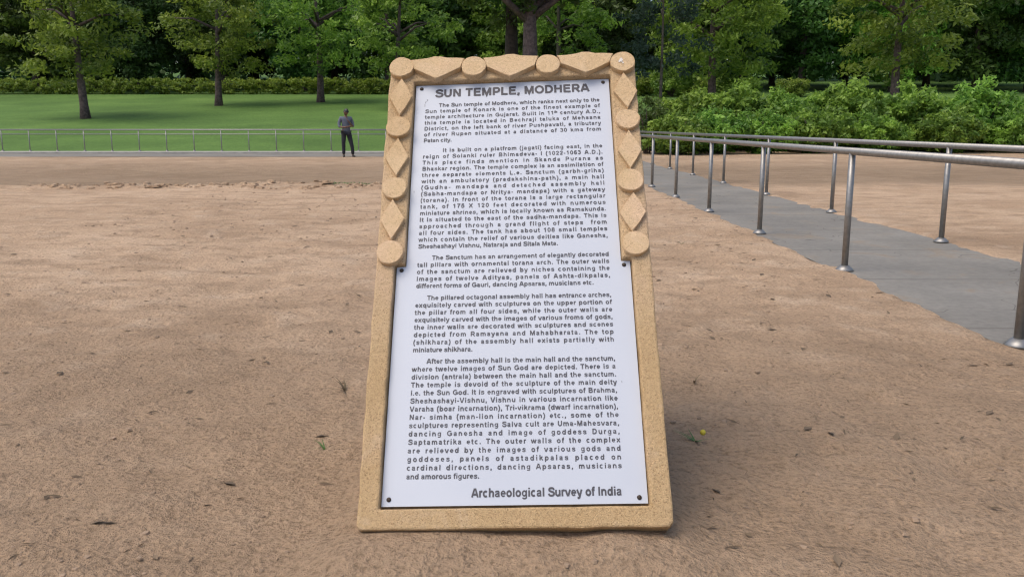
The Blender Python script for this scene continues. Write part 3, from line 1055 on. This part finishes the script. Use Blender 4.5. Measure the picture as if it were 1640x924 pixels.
put(t2, px(520, 74), 74, 1.15, 0.7)
t3 = copy_tree(t)
relabel(t3, "leafy tree overhanging the lawn farthest to the left")
put(t3, px(150, 58), 58, 1.1, 5.0)
t4 = copy_tree(t2)
relabel(t4, "dense tree above the bushes at the right end of the walkway planting")
put(t4, px(1420, 58), 58, 1.2, 3.3)
t5 = copy_tree(t)
relabel(t5, "leafy tree between the person and the far left tree")
put(t5, px(360, 70), 70, 1.1, 1.9)

# bushes right of the sign
GB = "bushes along the walkway at the right"
b1 = make_bush(1.7, 1.35, 130, 55, 0.10, M_LEAF_BRIGHT, label="low bright leafy bush directly behind the walkway railing", group=GB)
put(b1, px(1085, 36.5), 36.5, 1, 0)
b2 = make_bush(2.5, 1.6, 170, 55, 0.12, M_LEAF_BRIGHT, label="tall broad leaved bush with a bright top behind the low one", group=GB, spread=.36)
put(b2, px(1098, 40.5), 40.5, 1, 1)
b3 = make_bush(2.3, 0.95, 90, 55, 0.07, M_LEAF_MID, label="narrow darker bush next to the sign edge", group=GB)
put(b3, px(1034, 37.5), 37.5, 1, 2)
b4 = copy_tree(b3)
relabel(b4, "small bush under the slim grey tree", GB)
put(b4, px(1056, 38.6), 38.6, 0.78, 4)
for i, (pp, yy, s, src) in enumerate(((1142, 37.5, 1.05, b1), (1165, 41, 1.1, b2), (1215, 37.5, 1.0, b1), (1250, 41, 1.0, b2),
                                      (1300, 38, 1.1, b1), (1345, 40.5, 1.15, b2), (1395, 38, 0.95, b1), (1445, 40.5, 1.1, b2),
                                      (1500, 38.5, 1.1, b1), (1560, 40.5, 1.15, b2), (1625, 38.5, 1.0, b1))):
    o = copy_tree(src)
    relabel(o, "bushy shrub in the row along the right walkway beyond the edge of the photo" if src is b1 else
               "taller bushy shrub in the back row of the right walkway planting", GB)
    put(o, px(pp, yy), yy, s, i * 1.3)
# far shrubs at the upper edge of the lawn on the right
GS = "shrubs at the top of the lawn"
s0 = make_bush(2.0, 1.7, 90, 40, 0.13, M_LEAF_BRIGHT, label="rounded shrub at the top of the lawn under the far trees", group=GS, spread=.4)
for i, (pp, yy) in enumerate(((1012, 84), (1035, 88), (1068, 82), (1120, 80), (1180, 84), (1260, 82), (985, 86))):
    o = s0 if i == 0 else copy_tree(s0)
    put(o, px(pp, yy), yy, random.uniform(.8, 1.25), i * 1.1)

# ------------------------------------------------------------------ small plants and litter
def blade(V, F, base, az_, h, w, bend):
    k = 5
    d = Vector((math.cos(az_), math.sin(az_), 0))
    s = Vector((-d.y, d.x, 0))
    i0 = len(V)
    for j in range(k):
        t_ = j / (k - 1)
        p = Vector(base) + d * bend * t_ ** 1.6 + Vector((0, 0, h * t_ * (1 - 0.25 * t_)))
        ww = w * (1 - t_ ** 1.5) + 0.0006
        V.append(tuple(p - s * ww)); V.append(tuple(p + s * ww))
    for j in range(k - 1):
        a = i0 + 2 * j
        F.append((a, a + 1, a + 3, a + 2))
M_GRASS = mat_plain("grass_blade", (0.075, 0.150, 0.030), 0.7, 0, 0.35, 5)
M_DRY = mat_plain("dry_stalk", (0.12, 0.090, 0.050), 0.9, 0, 0.4, 30)
M_YELLOW = mat_plain("yellow_petal", (0.60, 0.50, 0.05), 0.7, 0, 0.1, 30)

# grass tuft at the dug edge, left of the sign
V, F = [], []
for i in range(420):
    a, r = random.random() * 6.28, random.random() ** .6
    x, y = -3.15 + r * .42 * math.cos(a), 17.2 + r * .36 * math.sin(a)
    blade(V, F, (x, y, terrain(x, y)), random.random() * 6.28, random.uniform(.05, .17), .010, random.uniform(.02, .1))
tag(link("grass_tuft", V, F, M_GRASS), "small green grass tuft at the dug soil edge left of the sign", "grass")
# sprig with a yellow flower, right of the sign
def sprig(name, x, y, n, L, mat, label, flower=False, cat="weed"):
    z = terrain(x, y)
    t_ = empty(name, (x, y, z), label, cat)
    V, F = [], []
    for i in range(n):
        blade(V, F, (0, 0, -.005), random.random() * 6.28, L * random.uniform(.25, .7), .004 * L / .1, L * random.uniform(.5, 1.1))
    link("leaf", V, F, mat, t_)
    if flower:
        bm = bmesh.new()
        bmesh.ops.create_uvsphere(bm, u_segments=8, v_segments=5, radius=.011, matrix=Matrix.Translation((.02, -.03, .045)))
        link_bm("flower", bm, M_YELLOW, t_, True)
    return t_
sprig("weed", .665, 3.02, 7, .085, M_GRASS, "green weed sprig with a yellow flower lying right of the slab", True)
sprig("weed", -.715, 3.60, 8, .10, M_DRY, "withered dark weed flat on the soil left of the slab")
sprig("weed", -.665, 2.95, 5, .06, M_GRASS, "tiny green seedling low on the left of the slab")
sprig("weed", 1.62, 8.3, 6, .10, M_GRASS, "small yellowish seedling on the soil below the walkway railing")
sprig("weed", .80, 3.7, 5, .07, M_DRY, "dry twiggy weed on the soil right of the slab", False)

# pebbles and clods: nobody would count them
def clods(name, n, region, smin, smax, mat, seed):
    rs = random.Random(seed)
    V, F = [], []
    for i in range(n):
        x = rs.uniform(region[0], region[1])
        y = region[2] + (region[3] - region[2]) * rs.random() ** 1.7
        if path_mask(x, y) > -0.02 or (abs(x) < .56 and 2.05 < y < 3.4):
            continue
        s = rs.uniform(smin, smax) * (rs.random() ** 2 + .25) * (0.8 + y / 14)
        z = terrain(x, y)
        i0 = len(V)
        k = 6
        V.append((x, y, z + s * rs.uniform(.3, .6)))
        for r_, zz in ((.75, .45), (1.0, -.15)):
            for j in range(k):
                a = 6.283 * j / k + rs.uniform(-.3, .3)
                q = s * r_ * rs.uniform(.7, 1.25)
                V.append((x + q * math.cos(a), y + q * math.sin(a), z + s * zz * rs.uniform(.7, 1.1)))
        for j in range(k):
            F.append((i0, i0 + 1 + j, i0 + 1 + (j + 1) % k))
            F.append((i0 + 1 + j, i0 + 1 + k + j, i0 + 1 + k + (j + 1) % k, i0 + 1 + (j + 1) % k))
    return tag(link(name, V, F, mat), kind="stuff")
clods("pebbles", 5200, (-5, 4.2, 2.0, 16), .003, .013, mat_plain("pebble", (0.30, 0.212, 0.14), .9, 0, .4, 2), 3)
clods("rubble", 900, (-9, 2.4, 15.9, 17.0), .010, .045, M_SOIL, 5)
rs = random.Random(11)
V, F = [], []
for i in range(950):
    x, y = rs.uniform(-4.5, 4.2), 2.1 + 12 * rs.random() ** 1.6
    if path_mask(x, y) > -.02 or (abs(x) < .56 and 2.05 < y < 3.4):
        continue
    z = terrain(x, y) + .004
    a, L = rs.random() * 6.28, rs.uniform(.006, .034) * (.8 + y / 12)
    w_ = L * rs.choice((.12, .15, .4))
    d, s = Vector((math.cos(a), math.sin(a), rs.uniform(-.1, .25))), Vector((-math.sin(a), math.cos(a), 0))
    p = Vector((x, y, z))
    i0 = len(V)
    V += [tuple(p - d * L), tuple(p - s * w_ + Vector((0, 0, .004))), tuple(p + d * L), tuple(p + s * w_)]
    F.append((i0, i0 + 1, i0 + 2, i0 + 3))
tag(link("litter", V, F, mat_plain("dead_leaf", (0.135, 0.095, 0.058), .9, 0, .5, 3)), kind="stuff")

# ------------------------------------------------------------------ the person
def skin_mesh(joints, bones, root=0, sub=1):
    me = bpy.data.meshes.new("tmp")
    me.from_pydata([j[0] for j in joints], bones, [])
    o = bpy.data.objects.new("tmp", me)
    COL.objects.link(o)
    sk = o.modifiers.new("s", 'SKIN')
    for i, j in enumerate(joints):
        r = j[1]
        me.skin_vertices[0].data[i].radius = r if hasattr(r, '__len__') else (r, r)
        me.skin_vertices[0].data[i].use_root = (i == root)
    sk.use_smooth_shade = True
    if sub:
        ss = o.modifiers.new("u", 'SUBSURF')
        ss.levels = ss.render_levels = sub
    bpy.context.view_layer.update()
    dg = bpy.context.evaluated_depsgraph_get()
    out = bpy.data.meshes.new_from_object(o.evaluated_get(dg))
    bpy.data.objects.remove(o)
    bpy.data.meshes.remove(me)
    return out

def chain(joints, bones, pts, start=None):
    prev = start
    for p, r in pts:
        joints.append((p, r))
        i = len(joints) - 1
        if prev is not None:
            bones.append((prev, i))
        prev = i
    return prev

def make_person():
    t_ = empty("person", (-6.18, 33.1, 0.0), "person in a grey blue shirt and dark trousers standing with folded arms by the lawn", "person")
    # local frame: faces -Y; x to the viewer's right
    foot = {1: (.205, -.10), -1: (-.115, .02)}
    LEG = {s: [((s * .09, 0, .90), .092), ((s * .105 + (.02 if s > 0 else 0), -.035 if s > 0 else -.01, .70), .082),
               ((s * .12 + (.04 if s > 0 else 0), -.085 if s > 0 else -.015, .50), .060),
               ((foot[s][0] - s * .01, foot[s][1] + .01, .33), .058), ((foot[s][0], foot[s][1] + .015, .10), .042)] for s in (1, -1)}
    SH = {s: (s * .185, .01, 1.44) for s in (1, -1)}
    ARM = {1: [(SH[1], .058), ((.25, .02, 1.27), .050), ((.265, -.02, 1.13), .042), ((.15, -.19, 1.20), .036), ((.06, -.235, 1.29), .028)],
           -1: [(SH[-1], .058), ((-.25, .02, 1.27), .050), ((-.265, -.02, 1.12), .042), ((-.12, -.19, 1.10), .036), ((.03, -.215, 1.12), .028)]}
    J, B = [], []
    J.append(((0, 0, .96), (.150, .105)))
    c = chain(J, B, [((0, -.01, 1.10), (.140, .100)), ((0, 0, 1.26), (.155, .105)), ((0, .01, 1.40), (.150, .100)),
                     ((0, .01, 1.475), (.075, .07)), ((.005, -.005, 1.545), (.053, .055))], 0)
    for s in (1, -1):
        k = chain(J, B, LEG[s], 0)
        fx, fy = foot[s]
        chain(J, B, [((fx, fy - .01, .045), .040), ((fx + s * .02, fy - .13, .032), .034)], k)
        k = chain(J, B, ARM[s], 3)
        # hand: palm and five fingers
        p = Vector(ARM[s][-1][0])
        q = Vector(ARM[s][-2][0])
        d = (p - q).normalized()
        side = Vector((0, 0, 1)) if s == -1 else Vector((1, 0, 0)).cross(d).normalized()
        palm = p + d * .05
        k = chain(J, B, [(tuple(palm), (.036, .020))], k)
        for f in range(4):
            o_ = side * (.030 - .020 * f)
            L = (.065, .075, .070, .055)[f]
            b_ = palm + d * .035 + o_
            chain(J, B, [(tuple(b_), .0095), (tuple(b_ + d * L * .6 + Vector((0, .010, 0))), .0085), (tuple(b_ + d * L + Vector((0, .03, 0))), .0075)], k)
        tb = palm + side * .038 - d * .01
        chain(J, B, [(tuple(tb), .011), (tuple(tb + side * .022 + d * .035), .009)], k)
    me = skin_mesh(J, B)
    # head joined into the same mesh: an egg with brow, nose, chin, ears
    bm = bmesh.new()
    bm.from_mesh(me)
    hb = bmesh.new()
    bmesh.ops.create_uvsphere(hb, u_segments=24, v_segments=16, radius=1)
    for v in hb.verts:
        x, y, z = v.co
        w_ = .074 * (1 - .18 * max(0, -z))
        yy = y * .094 * (1 - .12 * max(0, -z))
        zz = z * .118
        if y < -.6 and abs(x) < .25:
            if -.35 < z < .12: yy -= .020 * (1 - abs(x) / .25) * (1 - abs(z + .15) / .3)      # nose
            if -.62 < z < -.40: yy -= .006                                                     # lips
        if y < -.5 and .05 < z < .28 and .18 < abs(x) < .55: yy += .008                        # eye sockets
        if abs(x) > .93 and -.3 < z < .25: w_ += .016                                          # ears
        v.co = (x * w_, yy, zz)
    rot = Matrix.Translation((.01, -.02, 1.645)) @ Matrix.Rotation(R(14), 4, 'Y') @ Matrix.Rotation(R(18), 4, 'X') @ Matrix.Rotation(R(32), 4, 'Z')
    bmesh.ops.transform(hb, matrix=rot, verts=hb.verts)
    tmp = bpy.data.meshes.new("h")
    hb.to_mesh(tmp); hb.free()
    bm.from_mesh(tmp)
    link_bm("body", bm, M_SKIN, t_, True)
    # hair
    bm = bmesh.new()
    bmesh.ops.create_uvsphere(bm, u_segments=22, v_segments=14, radius=1)
    bmesh.ops.delete(bm, geom=[v for v in bm.verts if v.co.z < -.35 or (v.co.y < -.35 and v.co.z < .22) or (v.co.y < -.1 and v.co.z < .0)], context='VERTS')
    for v in bm.verts:
        k = 1.09 + .03 * mnoise.noise(v.co * 4)
        v.co = (v.co.x * .080 * k, v.co.y * .103 * k, v.co.z * .124 * k + .004)
    bmesh.ops.transform(bm, matrix=rot, verts=bm.verts)
    link_bm("hair", bm, M_HAIR, t_, True)
    # shirt
    J, B = [], []
    J.append(((0, 0, .875), (.176, .130)))
    chain(J, B, [((0, 0, .98), (.174, .128)), ((0, -.01, 1.10), (.160, .120)), ((0, 0, 1.25), (.170, .120)), ((0, .01, 1.40), (.165, .112)), ((0, .01, 1.478), (.082, .077))], 0)
    for s in (1, -1):
        A_ = ARM[s]
        e = Vector(A_[2][0]).lerp(Vector(A_[3][0]), .35)
        chain(J, B, [(A_[0][0], .073), (A_[1][0], .066), (A_[2][0], .056), (tuple(e), .052)], 4)
    link_mesh("shirt", skin_mesh(J, B), M_SHIRT, t_)
    # trousers
    J, B = [], []
    J.append(((0, 0, .975), (.160, .115)))
    for s in (1, -1):
        L = LEG[s]
        chain(J, B, [(L[0][0], .108), (L[1][0], .098), (L[2][0], .078), (L[3][0], .073), ((foot[s][0], foot[s][1] + .012, .09), .066)], 0)
    link_mesh("trousers", skin_mesh(J, B), M_TROUS, t_)
    for s in (1, -1):
        J, B = [], []
        fx, fy = foot[s]
        chain(J, B, [((fx, fy + .035, .045), (.05, .045)), ((fx + s * .007, fy - .03, .045), (.05, .046)),
                     ((fx + s * .025, fy - .13, .034), (.047, .034)), ((fx + s * .03, fy - .175, .028), (.036, .026))])
        link_mesh("shoe", skin_mesh(J, B), M_SHOE, t_)
    t_.rotation_euler = (0, 0, R(24))
    return t_
make_person()
